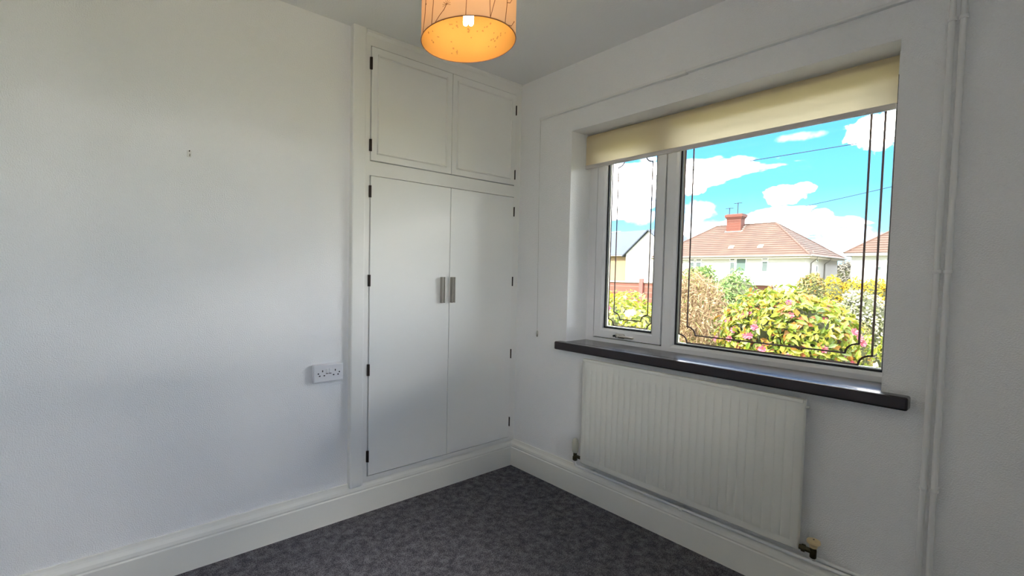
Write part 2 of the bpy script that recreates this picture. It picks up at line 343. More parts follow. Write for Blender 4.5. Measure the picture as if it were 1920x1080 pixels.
ring('gasket', win, -.9265, -1.7075, .8805, 1.9755, .009, .196, .204, MT['gasket'])
ring('glazing_spacer', win, -.9265, -1.7075, .8805, 1.9755, .013, .2095, .221, MT['spacer'])
def pane(parent, ya, yb, za, zb, x=.208):
    return MB().box(x, x+.004, ya, yb, za, zb).obj('pane', MT['glass'], parent)
pane(win, -.9268, -1.7072, .8808, 1.9752, .2045)
# opening sash
sash = MB(); SY0, SY1, SZ0, SZ1 = -.468, -.862, .872, 1.984; sw = .040
XS = XF-.004
sash.box(XS, .235, SY0, SY0-sw, SZ0, SZ1); sash.box(XS, .235, SY1, SY1+sw, SZ0, SZ1); sash.box(XS, .235, SY0-sw, SY1+sw, SZ0, SZ0+sw); sash.box(XS, .235, SY0-sw, SY1+sw, SZ1-sw, SZ1)
sash_o = sash.obj('sash', MT['upvc'], win)
gl = MB(); gl.box(XF+.01, XF+.03, -.463, -.4675, .868, 1.988); gl.box(XF+.01, XF+.03, -.8625, -.867, .868, 1.988); gl.box(XF+.01, XF+.03, -.463, -.867, .867, .8715)
gl.obj('sash_seal', MT['gasket'], win)
gy0, gy1, gz0, gz1 = SY0-sw, SY1+sw, SZ0+sw, SZ1-sw
bead(sash_o, 'glazing_bead', gy0, gy1, gz0, gz1, .013, XS+.002, .205, MT['upvc'])
ring('gasket', sash_o, gy0-.0115, gy1+.0115, gz0+.0115, gz1-.0115, .009, .196, .204, MT['gasket'])
ring('glazing_spacer', sash_o, gy0-.0115, gy1+.0115, gz0+.0115, gz1-.0115, .013, .2095, .221, MT['spacer'])
pane(sash_o, gy0-.0118, gy1+.0118, gz0+.0118, gz1-.0118, .2045)
# lead came: rectangle with scooped corners, as strips
def came(parent, name, ya, yb, za, zb, r, wd=.0068, x=.2032):
    pts = []
    for (cy, cz, a0) in ((ya, za, 90), (yb, za, 180), (yb, zb, 270), (ya, zb, 360)):
        sy = -1 if cy == ya else 1; sz = 1 if cz == za else -1
        seg = [(cy+sy*r*math.cos(math.radians(t)), cz+sz*r*math.sin(math.radians(t))) for t in range(0, 91, 15)]
        first = seg if (cy, cz) in ((yb, za), (ya, zb)) else seg
        pts.append((cy, cz, seg))
    # order round: bottom-left, bottom-right, top-right, top-left
    path = pts[0][2][::-1] + pts[1][2] + pts[2][2][::-1] + pts[3][2]
    b = MB(); n = len(path)
    for i in range(n):
        a = Vector(path[i]); c = Vector(path[(i+1) % n]); d = c-a
        if d.length < 1e-6: continue
        d.normalize(); nn = Vector((-d.y, d.x))*wd/2; a2 = a-d*wd*.3; c2 = c+d*wd*.3
        q = [a2-nn, c2-nn, c2+nn, a2+nn]
        b.add([(x, p.x, p.y) for p in q]+[(x-.0014, p.x, p.y) for p in q], [(0, 1, 2, 3), (7, 6, 5, 4), (0, 4, 5, 1), (1, 5, 6, 2), (2, 6, 7, 3), (3, 7, 4, 0)])
    return b.obj(name, MT['lead'], parent)
came(win, 'lead_strip', -.946, -1.669, .898, 1.957, .039); came(win, 'lead_strip', -.984, -1.630, .938, 1.918, .040)
came(sash_o, 'lead_strip', -.544, -.812, .942, 1.905, .036, .006); came(sash_o, 'lead_strip', -.579, -.777, .981, 1.866, .037, .006)
# handle
h = MB(); h.cbox(XS-.010, XS, -.612, -.668, .879, .903, .004)
ho = h.obj('handle', MT['chrome'], win, True)
hl = MB(); hl.tube([(XS-.010, -.640, .891), (XS-.026, -.640, .891), (XS-.036, -.650, .893), (XS-.036, -.690, .893), (XS-.033, -.735, .891)], [.008, .008, .008, .0065, .005], 10)
hl.obj('lever', MT['chrome'], ho, True)
MB().tube([(XS-.004, -.606, .889), (XS-.013, -.606, .889)], .006, 10).obj('handle_lock', MT['gasket'], ho, True)
# sill: slab in the reveal with a nosing that overhangs the wall on both sides
sl = MB(); sl.box(0, XF+.003, OY0, OY1, OZ0, .845); 
sl.cbox(-.052, .0, -1.806, -.368, .800, .845, .006)
plabel(sl.obj('window_sill', MT['sill'], win), 'glossy dark brown stained wooden sill board')

# ================================================================== ROLLER BLIND
rb = thing('roller_blind', 'cream roller blind drawn a little way down inside the window recess', 'blind', (.12, -1.07, 2.0))
YB0, YB1 = -1.712, -.424
fb = MB(); n = 14
prof = [(.118, 1.852), (.118, 1.90), (.118, 1.96), (.1175, 1.995)]+[(.1375-.020*math.cos(math.radians(t)), 2.004+.020*math.sin(math.radians(t))) for t in range(20, 181, 20)]
for i, (x, z) in enumerate(prof): fb.v += [(x, YB0, z), (x, YB1, z)]
fb.f = [(2*i, 2*i+1, 2*i+3, 2*i+2) for i in range(len(prof)-1)]
fb.obj('blind_fabric', MT['blind'], rb, True, False)
MB().cbox(.111, .124, YB0, YB1, 1.831, 1.853, .004).obj('bottom_bar', MT['blindbar'], rb)
MB().tube([(.1375, YB0+.004, 2.004), (.1375, YB1-.004, 2.004)], .0185, 16).obj('roller_tube', MT['plastic'], rb, True)
for y0, y1 in ((YB1+.001, YB1+.005), (YB0-.005, YB0-.001)):
    MB().cbox(.112, .162, y0, y1, 1.978, 2.029, .0015).obj('bracket', MT['plastic'], rb)
ch = MB(); ch.tube([(.128, YB1+.007, 2.0), (.126, YB1+.007, 1.90), (.124, YB1+.006, 1.838)], .0022, 6)
ch.obj('gap_light_strip', MT['plastic'], rb)  # white strip standing in for light showing through the gap beside the fabric

# ================================================================== CURTAIN RAIL with pull cord
cr_ = thing('curtain_rail', 'thin white curtain rail on the wall above the window', 'rail', (-.01, -1.0, 2.15))
RZ = 2.149
MB().cbox(-.022, 0, -1.805, -.192, RZ-.007, RZ+.005, .002).obj('rail', MT['pipe'], cr_)
for y in (-.995,): MB().cbox(-.027, 0, y-.045, y+.045, RZ-.012, RZ+.004, .003).obj('rail_joint', MT['plastic'], cr_)
MB().cbox(-.021, 0, -.200, -.188, RZ-.009, RZ+.006, .002).obj('end_cap', MT['plastic'], cr_)
MB().tube([(-.016, -.195, RZ-.006), (-.017, -.198, 1.6), (-.018, -.206, 1.2), (-.018, -.2105, .885)], .0011, 6).obj('pull_cord', MT['cord'], cr_)
MB().lathe([(.0025, .038), (.005, .036), (.0065, .026), (.0065, .008), (.004, .001)], (-.018, -.211, .848), 12).obj('cord_weight', MT['chrome'], cr_, True)

# ================================================================== BUILT-IN CUPBOARD
cb = thing('built_in_cupboard', 'off-white built-in cupboard with two tall doors below two short ones', 'cupboard', (-.58, -.01, .166))
YF = -.022
f = MB()
f.box(-1.155, -1.062, YF, 0, .16, H); f.box(-.050, -.0, YF, 0, .16, H)
f.box(-1.062, -.050, YF, 0, .16, .184); f.box(-1.062, -.050, YF, 0, 1.703, 1.772); f.box(-1.062, -.050, YF, 0, 2.330, H)
f.obj('frame', MT['gloss'], cb)
f = MB(); f.prism([(-1.160, 0), (-1.160, -.030), (-1.155, -.033), (-1.098, -.033), (-1.090, -.029), (-1.086, YF), (-1.086, 0)], 'z', .150, H)
f.obj('architrave', MT['gloss'], cb)
MB().prism([(0, H), (-.030, H), (-.030, H-.012), (-.026, H-.020), (YF, H-.026), (0, H-.026)], 'x', -1.086, 0).obj('top_moulding', MT['gloss'], cb)
DY = -.027
def hinge(parent, x, z, hh, side):
    b = MB(); b.cbox(x-.009, x+.005, DY-.0035, DY+.003, z-hh/2, z+hh/2, .001) if side < 0 else b.cbox(x-.002, x+.003, DY-.003, DY+.003, z-hh/2, z+hh/2, .001)
    b.tube([(x, DY-.003, z-hh/2), (x, DY-.003, z+hh/2)], .0042 if side < 0 else .0032, 8)
    return b.obj('hinge', MT['hinge'], parent, True)
def cdoor(x0, x1, z0, z1, panel, hx, hz, side, label):
    b = MB(); b.cbox(x0, x1, DY, -.004, z0, z1, .0016)
    d = b.obj('door', MT['door'], cb); plabel(d, label)
    if panel:
        m = .032
        q = MB()
        for a0, a1, c0, c1 in ((x0+m, x1-m, z0+m, z0+m+.012), (x0+m, x1-m, z1-m-.012, z1-m)):
            q.prism([(DY, c0), (DY-.007, c0+.004), (DY-.007, c1-.004), (DY, c1)], 'x', a0, a1)
        for c0, c1 in ((x0+m, x0+m+.012), (x1-m-.012, x1-m)):
            q.prism([(c0, DY), (c0+.004, DY-.007), (c1-.004, DY-.007), (c1, DY)], 'z', z0+m, z1-m)
        q.obj('panel_moulding', MT['gloss'], d)
    for z in hz: hinge(d, hx, z, .058, side)
    return d
dl = cdoor(-1.0575, -.5545, .189, 1.699, False, -1.0598, (1.622, 1.181, .731, .290), -1, 'tall flat cupboard door hinged next to the socket wall')
dr = cdoor(-.5505, -.0545, .189, 1.699, False, -.0522, (1.612, 1.178, .722, .288), 1, 'tall flat cupboard door hinged next to the window wall')
cdoor(-1.0575, -.5545, 1.776, 2.326, True, -1.0598, (2.243, 1.848), -1, 'short panelled top door hinged next to the socket wall')
cdoor(-.5505, -.0545, 1.776, 2.326, True, -.0522, (2.233, 1.840), 1, 'short panelled top door hinged next to the window wall')
def chandle(parent, x0, x1):
    b = MB()
    b.cbox(x0, x0+.003, DY-.024, DY, 1.058, 1.202, .001)
    b.cbox(x0+.003, x1-.008, DY-.005, DY, 1.058, 1.202, .001); b.cbox(x1-.010, x1-.004, DY-.017, DY, 1.058, 1.202, .0015)
    return b.obj('handle', MT['steel'], parent)
chandle(dl, -.618, -.588); chandle(dr, -.5465-.022, -.5345) if False else chandle(dr, -.548, -.516)

# ================================================================== SOCKET, HOOK
sk = thing('wall_socket', 'white double plug socket on the wall beside the cupboard', 'socket', (-1.272, -.005, .74))
b = MB(); b.cbox(-1.347, -1.197, -.028, 0, .699, .784, .006); fp = b.obj('faceplate', MT['socket'], sk)
def slot(x, z, w_, h_): MB().box(x-w_/2, x+w_/2, -.0287, -.0275, z-h_/2, z+h_/2).obj('pin_slot', MT['black'], sk)
for cx in (-1.307, -1.237):
    slot(cx+(.003 if cx < -1.27 else -.003), .753, .0045, .009); slot(cx-.0115, .731, .0075, .005); slot(cx+.0115, .731, .0075, .005)
    slot(cx+(-.018 if cx < -1.27 else .018), .742, .006, .006)
for cx in (-1.281, -1.266):
    s_ = MB().cbox(cx-.0055, cx+.0055, -.0325, -.028, .742, .764, .0012).obj('rocker_switch', MT['socket'], sk)
    MB().box(cx-.0062, cx+.0062, -.0285, -.0275, .7385, .7418).obj('switch_gap', MT['black'], s_)
hk = thing('picture_hook', 'tiny white plastic picture hook alone on the bare wall', 'hook', (-1.856, 0, 1.68))
b = MB(); b.cbox(-1.864, -1.848, -.005, 0, 1.668, 1.694, .002); b.obj('hook_plate', MT['plastic'], hk)
b = MB(); b.tube([(-1.856, -.004, 1.674), (-1.856, -.012, 1.671), (-1.856, -.014, 1.679)], .0022, 8); b.obj('hook_prong', MT['chrome'], hk)
MB().tube([(-1.856, 0, 1.690), (-1.856, -.009, 1.692)], .0024, 8).obj('nail', MT['hinge'], hk)

# ================================================================== RADIATOR
rd = thing('radiator', 'white pressed steel panel radiator on the wall beneath the window sill', 'radiator', (-.05, -1.05, .21))
RY0, RY1, RZ0, RZ1 = -1.540, -.570, .208, .778; RX = -.062; RXB = -.040
def flute(y):
    """raised channel height at y: 33 mm pitch with narrow grooves"""
    pitch = (RY1-RY0-.05)/29; u = ((y-(RY0+.025)) / pitch) % 1.0
    if y < RY0+.024 or y > RY1-.024: return 0.0
    g = min(u, 1-u)
    return .0035*min(1, max(0, (g-.03)/.10))
ys = [RY0, RY0+.004, RY0+.022]; pitch = (RY1-RY0-.05)/29
for k in range(29):
    for u in (0.0, .03, .08, .13, .5, .87, .92, .97): ys.append(RY0+.025+(k+u)*pitch)
ys += [RY1-.025, RY1-.022, RY1-.004, RY1]
rows = [(RZ0, .006, 0), (RZ0+.005, 0, 0), (RZ0+.030, 0, 0), (RZ0+.0305, 0, 0), (RZ0+.046, 0, 1), (RZ1-.062, 0, 1), (RZ1-.052, 0, 0), (RZ1-.005, 0, 0), (RZ1, .006, 0)]
pan = MB(); ny = len(ys)
for z, dx, k in rows:
    for i, y in enumerate(ys): pan.v.append((RX+dx+(.004 if i in (0, ny-1) else 0)-k*flute(y), y, z))
nr = len(rows)
for j in range(nr-1):
    for i in range(ny-1): pan.f.append((j*ny+i, j*ny+i+1, (j+1)*ny+i+1, (j+1)*ny+i))
# back and rim
o = len(pan.v)
edge = [(j*ny) for j in range(nr)]; edge2 = [(j*ny+ny-1) for j in range(nr)]
for z in (RZ0, RZ1):
    pan.v += [(RXB, RY0, z), (RXB, RY1, z)]
pan.f.append((o, o+1, o+3, o+2))
pan.f.append(tuple(range(0, ny))+(o+1, o)); pan.f.append(tuple((nr-1)*ny+i for i in range(ny-1, -1, -1))+(o+2, o+3))
pan.f.append(tuple(edge[::-1])+(o, o+2)); pan.f.append(tuple(edge2)+(o+3, o+1))
pn = pan.obj('panel', MT['rad'], rd, False)
pn.data.polygons.foreach_set('use_smooth', [len(p.vertices) == 4 and abs(p.normal.x) > .3 for p in pn.data.polygons]); pn.data.set_sharp_from_angle(angle=math.radians(50))
MB().cbox(RX-.003, RX+.004, RY0+.004, RY1-.004, RZ1-.013, RZ1+.001, .002).obj('top_seam', MT['rad'], rd)
for y in (RY0+.16, RY1-.16): MB().box(RXB, 0, y-.02, y+.02, RZ0+.08, RZ1-.06).obj('wall_bracket', MT['rad'], rd)
MB().lathe([(.005, 0), (.005, .012), (.003, .014)], (-.051, RY0-.012, RZ1-.028), 12, 'y').obj('bleed_valve', MT['rad'], rd, True)
# thermostatic valve
tv = MB().lathe([(.013, 0), (.0165, .006), (.0175, .020), (.0175, .052), (.0150, .068), (.010, .076), (.004, .079)], (-.051, -.532, .252), 18).obj('thermostatic_valve', MT['trv'], rd, True)
b = MB(); b.lathe([(.009, 0), (.013, .004), (.013, .022), (.010, .024), (.010, .046)], (-.051, -.532, .207), 12); b.tube([(-.051, -.532, .232), (-.051, RY1+.002, .232)], .009, 10)
b.obj('valve_body', MT['brass'], tv, True)
# lockshield valve
lv = MB().lathe([(.011, 0), (.014, .012), (.0205, .017), (.0212, .023), (.0190, .029), (.012, .031)], (-.051, -1.584, .237), 20).obj('lockshield_cap', MT['cream'], rd, True)
MB().lathe([(.003, 0), (.003, .0012)], (-.051, -1.584, .2675), 10).obj('cap_screw', MT['black'], lv)
b = MB(); b.lathe([(.008, 0), (.0105, .004), (.0105, .03), (.009, .04)], (-.051, -1.584, .198), 12); b.tube([(-.051, -1.584, .222), (-.051, RY0-.002, .222)], .0095, 10)
b.tube([(-.051, -1.549, .222), (-.051, -1.560, .222)], .0135, 6)
b.obj('valve_body', MT['brass'], lv, True)

# ================================================================== HEATING PIPES
def arc(p0, pc, p1, n=6):
    return [tuple((1-t)**2*a+2*t*(1-t)*c+t*t*b for a, c, b in zip(p0, pc, p1)) for t in [i/n for i in range(n+1)]]
PA, PB, PX = -1.849, -1.873, -.022
pa = thing('radiator_pipe', 'long thin white painted pipe along the skirting under the radiator', 'pipe', (-.035, -1.2, .166))
pts = [(-.051, -.532, .208), (-.051, -.532, .190)]+arc((-.051, -.532, .186), (-.040, -.534, .174), (-.036, -.556, .1745))[1:]+[(-.036, -1.86, .1745)]
MB().tube(pts, .0075, 10).obj('pipe_run', MT['pipe'], pa, True)
for y in (-.62, -1.10): MB().cbox(-.047, -.004, y-.007, y+.007, .1665, .181, .003).obj('pipe_clip', MT['pipe'], pa)
MB().cbox(-.048, -.026, -.585, -.612, .1665, .1705, .0015).obj('clip_foot', MT['plastic'], pa)
pb = thing('radiator_pipe', 'short white painted pipe from the cream capped valve along the skirting', 'pipe', (-.03, -1.7, .166))
pts = [(-.051, -1.584, .199), (-.048, -1.584, .196)]+arc((-.040, -1.584, .190), (-.016, -1.585, .186), (-.016, -1.62, .1835))[0:]+[(-.016, -1.835, .1835)]
MB().tube(pts, .0075, 10).obj('pipe_run', MT['pipe'], pb, True)
for nm, y, zb, lab in (('heating_pipe', PA, .1915, 'vertical white heating pipe nearer to the window, floor to ceiling'), ('heating_pipe', PB, .1665, 'vertical white heating pipe farther from the window, floor to ceiling')):
    t = thing(nm, lab, 'pipe', (PX, y, zb))
    MB().tube([(PX, y, zb), (PX, y, 1.0), (PX, y, H)], .0078, 12).obj('pipe_run', MT['pipe'], t, True)
    for z in (.557, 1.256, 2.036):
        b = MB(); b.lathe([(.0096, -.0055), (.0105, -.004), (.0105, .004), (.0096, .0055)], (PX, y, z), 14); b.box(PX, 0, y-.005, y+.005, z-.0045, z+.0045)
        b.obj('pipe_clip', MT['pipe'], t, True)

# ================================================================== PENDANT LAMP
LX, LY, LZ, LR, LH = -1.208, -.934, 1.960, .1485, .215
lp = thing('pendant_lamp', 'peach fabric drum lampshade with twig print, lit, hanging from the ceiling', 'lamp', (LX, LY, H))
s_ = MB(); n = 72
for r, z in ((LR, LZ), (LR, LZ+LH), (LR-.0012, LZ+LH), (LR-.0012, LZ)):
    s_.v += [(LX+r*math.cos(2*math.pi*k/n), LY+r*math.sin(2*math.pi*k/n), z) for k in range(n)]
s_.f = [(j*n+k, j*n+(k+1) % n, ((j+1) % 4)*n+(k+1) % n, ((j+1) % 4)*n+k) for j in range(4) for k in range(n)]
# fabric is a single translucent sheet
s1 = MB(); s1.v = s_.v[:2*n]; s1.f = [(k, (k+1) % n, n+(k+1) % n, n+k) for k in range(n)]
shade = s1.obj('lamp_shade', MT['shade'], lp, True, False)
def hoop(z, r, tr): return MB().tube([(LX+r*math.cos(2*math.pi*k/n), LY+r*math.sin(2*math.pi*k/n), z) for k in range(n+1)], tr, 6, False)
hoop(LZ, LR, .0016).obj('bottom_hoop', MT['shade_rim'], shade, True); hoop(LZ+LH, LR, .0016).obj('top_hoop', MT['shade_rim'], shade, True)
sp = MB()
for a in (20, 140, 260): sp.tube([(LX+.02*math.cos(math.radians(a)), LY+.02*math.sin(math.radians(a)), LZ+LH-.03), (LX+LR*math.cos(math.radians(a)), LY+LR*math.sin(math.radians(a)), LZ+LH-.002)], .0014, 6)
sp.obj('shade_carrier', MT['plastic'], lp)
MB().tube([(LX, LY, LZ+LH-.045), (LX, LY, LZ+LH+.01)], .019, 16).obj('lamp_holder', MT['plastic'], lp, True)
MB().tube([(LX, LY, LZ+LH+.005), (LX, LY, H-.02)], .003, 8).obj('flex', MT['plastic'], lp)
MB().lathe([(.012, -.03), (.03, -.024), (.042, -.008), (.043, 0)], (LX, LY, H), 24).obj('ceiling_rose', MT['plastic'], lp, True)
bl = MB()
BZ = LZ+.048
vx, vy = math.cos(math.radians(-40)), math.sin(math.radians(-40))
for s in (-1, 1):
    c = (LX+s*.0085*vx, LY+s*.0085*vy)
    bl.lathe([(.0012, 0), (.0050, .0012), (.0078, .006), (.0082, .012), (.0082, .085)], (c[0], c[1], BZ), 14)
bl.obj('bulb', MT['bulb'], lp, True)
MB().tube([(LX, LY, BZ+.084), (LX, LY, LZ+LH-.044)], .016, 14).obj('bulb_base', MT['plastic'], lp, True)
# printed stems on the fabric: (angle offset across the face in shade radii, height) polylines
THC = math.atan2(CAM.y-LY, CAM.x-LX)
def on_shade(u, hgt, r): a = THC+math.asin(max(-1, min(1, u))); return (LX+r*math.cos(a), LY+r*math.sin(a), LZ+hgt)
tw = MB()
def stem(pts, wd=.0009):
    # smooth polyline
    P = []
    for i in range(len(pts)-1):
        for t in (0, .25, .5, .75): P.append((pts[i][0]+(pts[i+1][0]-pts[i][0])*t, pts[i][1]+(pts[i+1][1]-pts[i][1])*t))
    P.append(pts[-1]); tw.tube([on_shade(u, h_, LR+.0004) for u, h_ in P], wd, 5)
def burst(u, h_, k=8, l=.012):
    for i in range(k):
        a = math.pi*(-.1+1.2*i/(k-1)); tw.tube([on_shade(u, h_, LR+.0004), on_shade(u+l/LR*math.cos(a), h_+l*math.sin(a), LR+.0004)], .0005, 4)
    tw.lathe([(.0015, -.001), (.0018, 0), (.0015, .001)], on_shade(u, h_, LR), 8)
def dot(u, h_, r=.0016): tw.lathe([(r*.6, -r), (r, 0), (r*.6, r)], on_shade(u, h_, LR), 8)
stem([(-.93, 0), (-.88, .05), (-.86, .11), (-.89, .19)]); dot(-.86, .074)
stem([(-.73, 0), (-.70, .06), (-.69, .12), (-.60, .19)]); burst(-.60, .19)
stem([(-.66, 0), (-.56, .016), (-.48, .027), (-.43, .040)]); burst(-.43, .040)
stem([(-.055, 0), (-.04, .06), (-.06, .13), (-.02, .20)]); burst(-.02, .2)
stem([(.42, 0), (.40, .06), (.36, .14)]); stem([(.42, 0), (.50, .05), (.56, .12), (.62, .17)]); burst(.36, .14); burst(.62, .17)
stem([(.72, 0), (.755, .06), (.76, .14), (.74, .2)]); stem([(.755, .062), (.82, .068), (.87, .086)]); dot(.87, .086); burst(.74, .2)
stem([(.78, 0), (.86, .006), (.92, .026)]); dot(.925, .028)
tw.obj('printed_twigs', MT['twig'], shade)['kind'] = 'stuff'
fl = MB()
def fleck(u, hh, r):
    aa = THC+math.pi-math.asin(u); n_ = Vector((math.cos(aa), math.sin(aa), 0)); t_ = Vector((-n_.y, n_.x, 0)); c = Vector((LX, LY, LZ+hh))+n_*(LR-.0006)
    fl.add([c+(t_*math.cos(k*math.pi/3)+Vector((0, 0, 1))*math.sin(k*math.pi/3))*r for k in range(6)], [(0, 1, 2, 3, 4, 5)])
for (cu, ch_) in ((-.62, .14), (-.35, .12), (-.30, .045), (.12, .10), (.45, .12), (.60, .05), (.7, .08), (-.78, .06), (.0, .15)):
    for k in range(6): fleck(max(-.97, min(.97, cu+rng.uniform(-.13, .13))), ch_+rng.uniform(-.02, .02), rng.uniform(.0024, .0042))
fl.obj('printed_flecks', MT['fleck'], shade, False, False)['kind'] = 'stuff'

# ================================================================== OUTSIDE: ground
def E(az, D, z=0.0): a = math.radians(az); return Vector((CAM.x+D*math.cos(a), CAM.y+D*math.sin(a), z))
GZ = -.35
def gz(x): t = min(1, max(0, (x-13)/24)); return GZ-2.0*t*t*(3-2*t)
g = MB(); xs = [-60, -20, -6, T, 3, 6, 9, 11, 13]+[13+2*i for i in range(1, 15)]+[48, 60, 80, 120]; yy = [-60, -20, 0, 20, 60, 110]
for x in xs: g.v += [(x, y, gz(x)) for y in yy]
g.f = [(i*6+j, (i+1)*6+j, (i+1)*6+j+1, i*6+j+1) for i in range(len(xs)-1) for j in range(5)]
struct(g.obj('ground', MT['grass']), 'sunlit lawn sloping away from the window')
struct(MB().box(-9, T, -10, Y0-T, GZ-.05, GZ+.01).obj('bounce_slab', MT['bounce_slab']), 'unseen pale paving added to bounce warm light into the room')  # unseen paving, added to throw warm sunlight in through the extra window
c = E(10.5, 11.3)
struct(MB().cbox(c.x-1.3, c.x+1.0, c.y-1.6, c.y+.75, GZ-.05, GZ+.012, .004).obj('garden_path', MT['path']), 'pale paved path beside the flowering bush')

# ================================================================== HOUSES
def hip_roof(x0, x1, y0, y1, ze, zr, inset0, inset1, ov, nc, axis='y'):
    """stepped courses of tiles on four slopes; ridge runs along y"""
    xm = (x0+x1)/2; slope = (zr-ze)/((x1-x0)/2); zo = ze-slope*ov
    Ec = [Vector((x0-ov, y0-ov, zo)), Vector((x0-ov, y1+ov, zo)), Vector((x1+ov, y1+ov, zo)), Vector((x1+ov, y0-ov, zo))]
    Ra, Rb = Vector((xm, y0+inset0, zr)), Vector((xm, y1-inset1, zr))
    b = MB(); lift = Vector((0, 0, .045))
    for A, B, P, Q in ((Ec[0], Ec[1], Ra, Rb), (Ec[1], Ec[2], Rb, Rb), (Ec[2], Ec[3], Rb, Ra), (Ec[3], Ec[0], Ra, Ra)):
        for i in range(nc):
            t0, t1 = i/nc, (i+1)/nc
            a0, b0, a1, b1 = A.lerp(P, t0), B.lerp(Q, t0), A.lerp(P, t1), B.lerp(Q, t1)
            b.add([a0+lift, b0+lift, b1, a1, a0, b0], [(0, 1, 2, 3), (4, 5, 1, 0)])
    b.add([Ec[0], Ec[1], Ec[2], Ec[3]], [(0, 3, 2, 1)])
    return b, Ec, Ra, Rb
def ridge_tiles(segs, r=.11): 
    b = MB()
    for p, q in segs: b.tube([p, q], r, 8)
    return b
def hwin(parent, x, y0, y1, z0, z1, m='hpane', face='x'):
    """window in a wall: white frame with its pane"""
    if face == 'x':
        f_ = MB(); f_.box(x-.03, x+.02, y0-.05, y1+.05, z0-.05, z0); f_.box(x-.03, x+.02, y0-.05, y1+.05, z1, z1+.05); f_.box(x-.03, x+.02, y0-.05, y0, z0, z1); f_.box(x-.03, x+.02, y1, y1+.05, z0, z1)
        w_ = f_.obj('window', MT['upvc'], parent); MB().box(x-.012, x-.004, y0, y1, z0, z1).obj('pane', MT[m], w_)
    else:
        f_ = MB(); f_.box(y0-.05, y1+.05, x-.03, x+.02, z0-.05, z0); f_.box(y0-.05, y1+.05, x-.03, x+.02, z1, z1+.05); f_.box(y0-.05, y0, x-.03, x+.02, z0, z1); f_.box(y1, y1+.05, x-.03, x+.02, z0, z1)
        w_ = f_.obj('window', MT['upvc'], parent); MB().box(y0, y1, x-.012, x-.004, z0, z1).obj('pane', MT[m], w_)
# --- the pair of houses straight across
hx0, hx1, hy0, hy1, hze = 40.8, 49.2, 9.54, 20.9, 3.08
hs = thing('house', 'white rendered house with brown hipped tile roof and square brick chimney', 'house', (45, 15.2, gz(45)))
MB().box(hx0, hx1, hy0, hy1, gz(42)-.4, hze).obj('walls', MT['render'], hs)
rf, Ec, Ra, Rb = hip_roof(hx0, hx1, hy0, hy1, hze+.1, 5.92, 3.3, 3.4, .38, 16)
ro = rf.obj('roof', MT['tile'], hs, False, False)
ridge_tiles([(Ra, Rb), (Ec[0], Ra), (Ec[1], Rb), (Ec[2], Rb), (Ec[3], Ra)], .085).obj('ridge_tiles', MT['tile'], ro, True)
ge = MB(); z = Ec[0].z
ge.box(Ec[0].x-.02, Ec[0].x+.05, Ec[0].y, Ec[1].y, z-.22, z-.02); ge.box(Ec[0].x, Ec[3].x, Ec[0].y-.02, Ec[0].y+.05, z-.22, z-.02)
ge.box(hx0-.36, hx1, hy0-.36, hy1+.36, z-.20, z-.16)
ge.obj('fascia', MT['fascia'], hs)
gt = MB(); gt.tube([(Ec[0].x-.07, Ec[0].y-.05, z-.03), (Ec[1].x-.07, Ec[1].y, z-.03)], .06, 8); gt.tube([(Ec[0].x-.05, Ec[0].y-.07, z-.03), (Ec[3].x, Ec[3].y-.07, z-.03)], .06, 8)
gt.obj('gutter', MT['gutter'], hs, True)
for y0, y1, z0, z1, m in ((14.30, 14.62, 2.62, 2.86, 'hpane'), (14.30, 14.62, 1.25, 2.40, 'hpane'), (13.48, 14.14, 1.72, 2.86, 'hblind'), (11.95, 12.30, 2.66, 2.88, 'hpane'), (11.95, 12.30, 1.72, 2.46, 'hpane'),
                          (17.55, 17.95, 2.62, 2.84, 'hpane'), (16.95, 17.35, 2.62, 2.84, 'hpane'), (17.55, 17.95, 1.3, 2.42, 'hpane'), (16.95, 17.35, 1.3, 2.42, 'hpane')):
    hwin(hs, hx0, y0, y1, z0, z1, m)
for x0, x1, z0, z1 in ((43.45, 43.75, 2.55, 2.72), (43.45, 43.75, 1.75, 2.2)): hwin(hs, hy0, x0, x1, z0, z1, 'hpane', 'y')
for x in (42.1, 45.5):
    MB().tube([(x, hy0-.40, z-.05), (x, hy0-.36, z-.25), (x-.05, hy0-.06, z-.55), (x-.05, hy0-.06, gz(45))], .045, 8).obj('downpipe', MT['gutter'], hs, True)
MB().tube([(42.1, hy0-.12, z-.1), (42.1, hy0-.12, z+.38)], .05, 8).obj('soil_vent', MT['gutter'], hs, True)
MB().box(hx0-.9, hx0, 11.3, 13.3, .62, .72).obj('porch_roof', MT['render'], hs)
MB().box(hx0-.06, hx0+.02, 11.5, 12.9, -2.0, .56).obj('garage_door', MT['reddoor'], hs)
MB().box(hx0-.75, hx0-.65, 11.4, 11.55, -2.6, .62).obj('porch_post', MT['render'], hs)
cy = 15.75; cx = 44.5
ck = MB(); ck.box(cx-.45, cx+.45, cy-.58, cy+.58, 4.9, 6.45); ck.box(cx-.50, cx+.50, cy-.64, cy+.64, 6.45, 6.56); ck.box(cx-.56, cx+.56, cy-.72, cy+.72, 6.56, 6.80); ck.box(cx-.48, cx+.48, cy-.62, cy+.62, 6.80, 6.86)
chm = ck.obj('chimney', MT['chim'], hs)
MB().prism([(cx-.62, 5.24), (cx-.44, 5.32), (cx+.45, 5.92), (cx+.45, 5.72), (cx-.60, 5.14)], 'y', cy-.72, cy+.66).obj('flashing', MT['mortar'], chm)
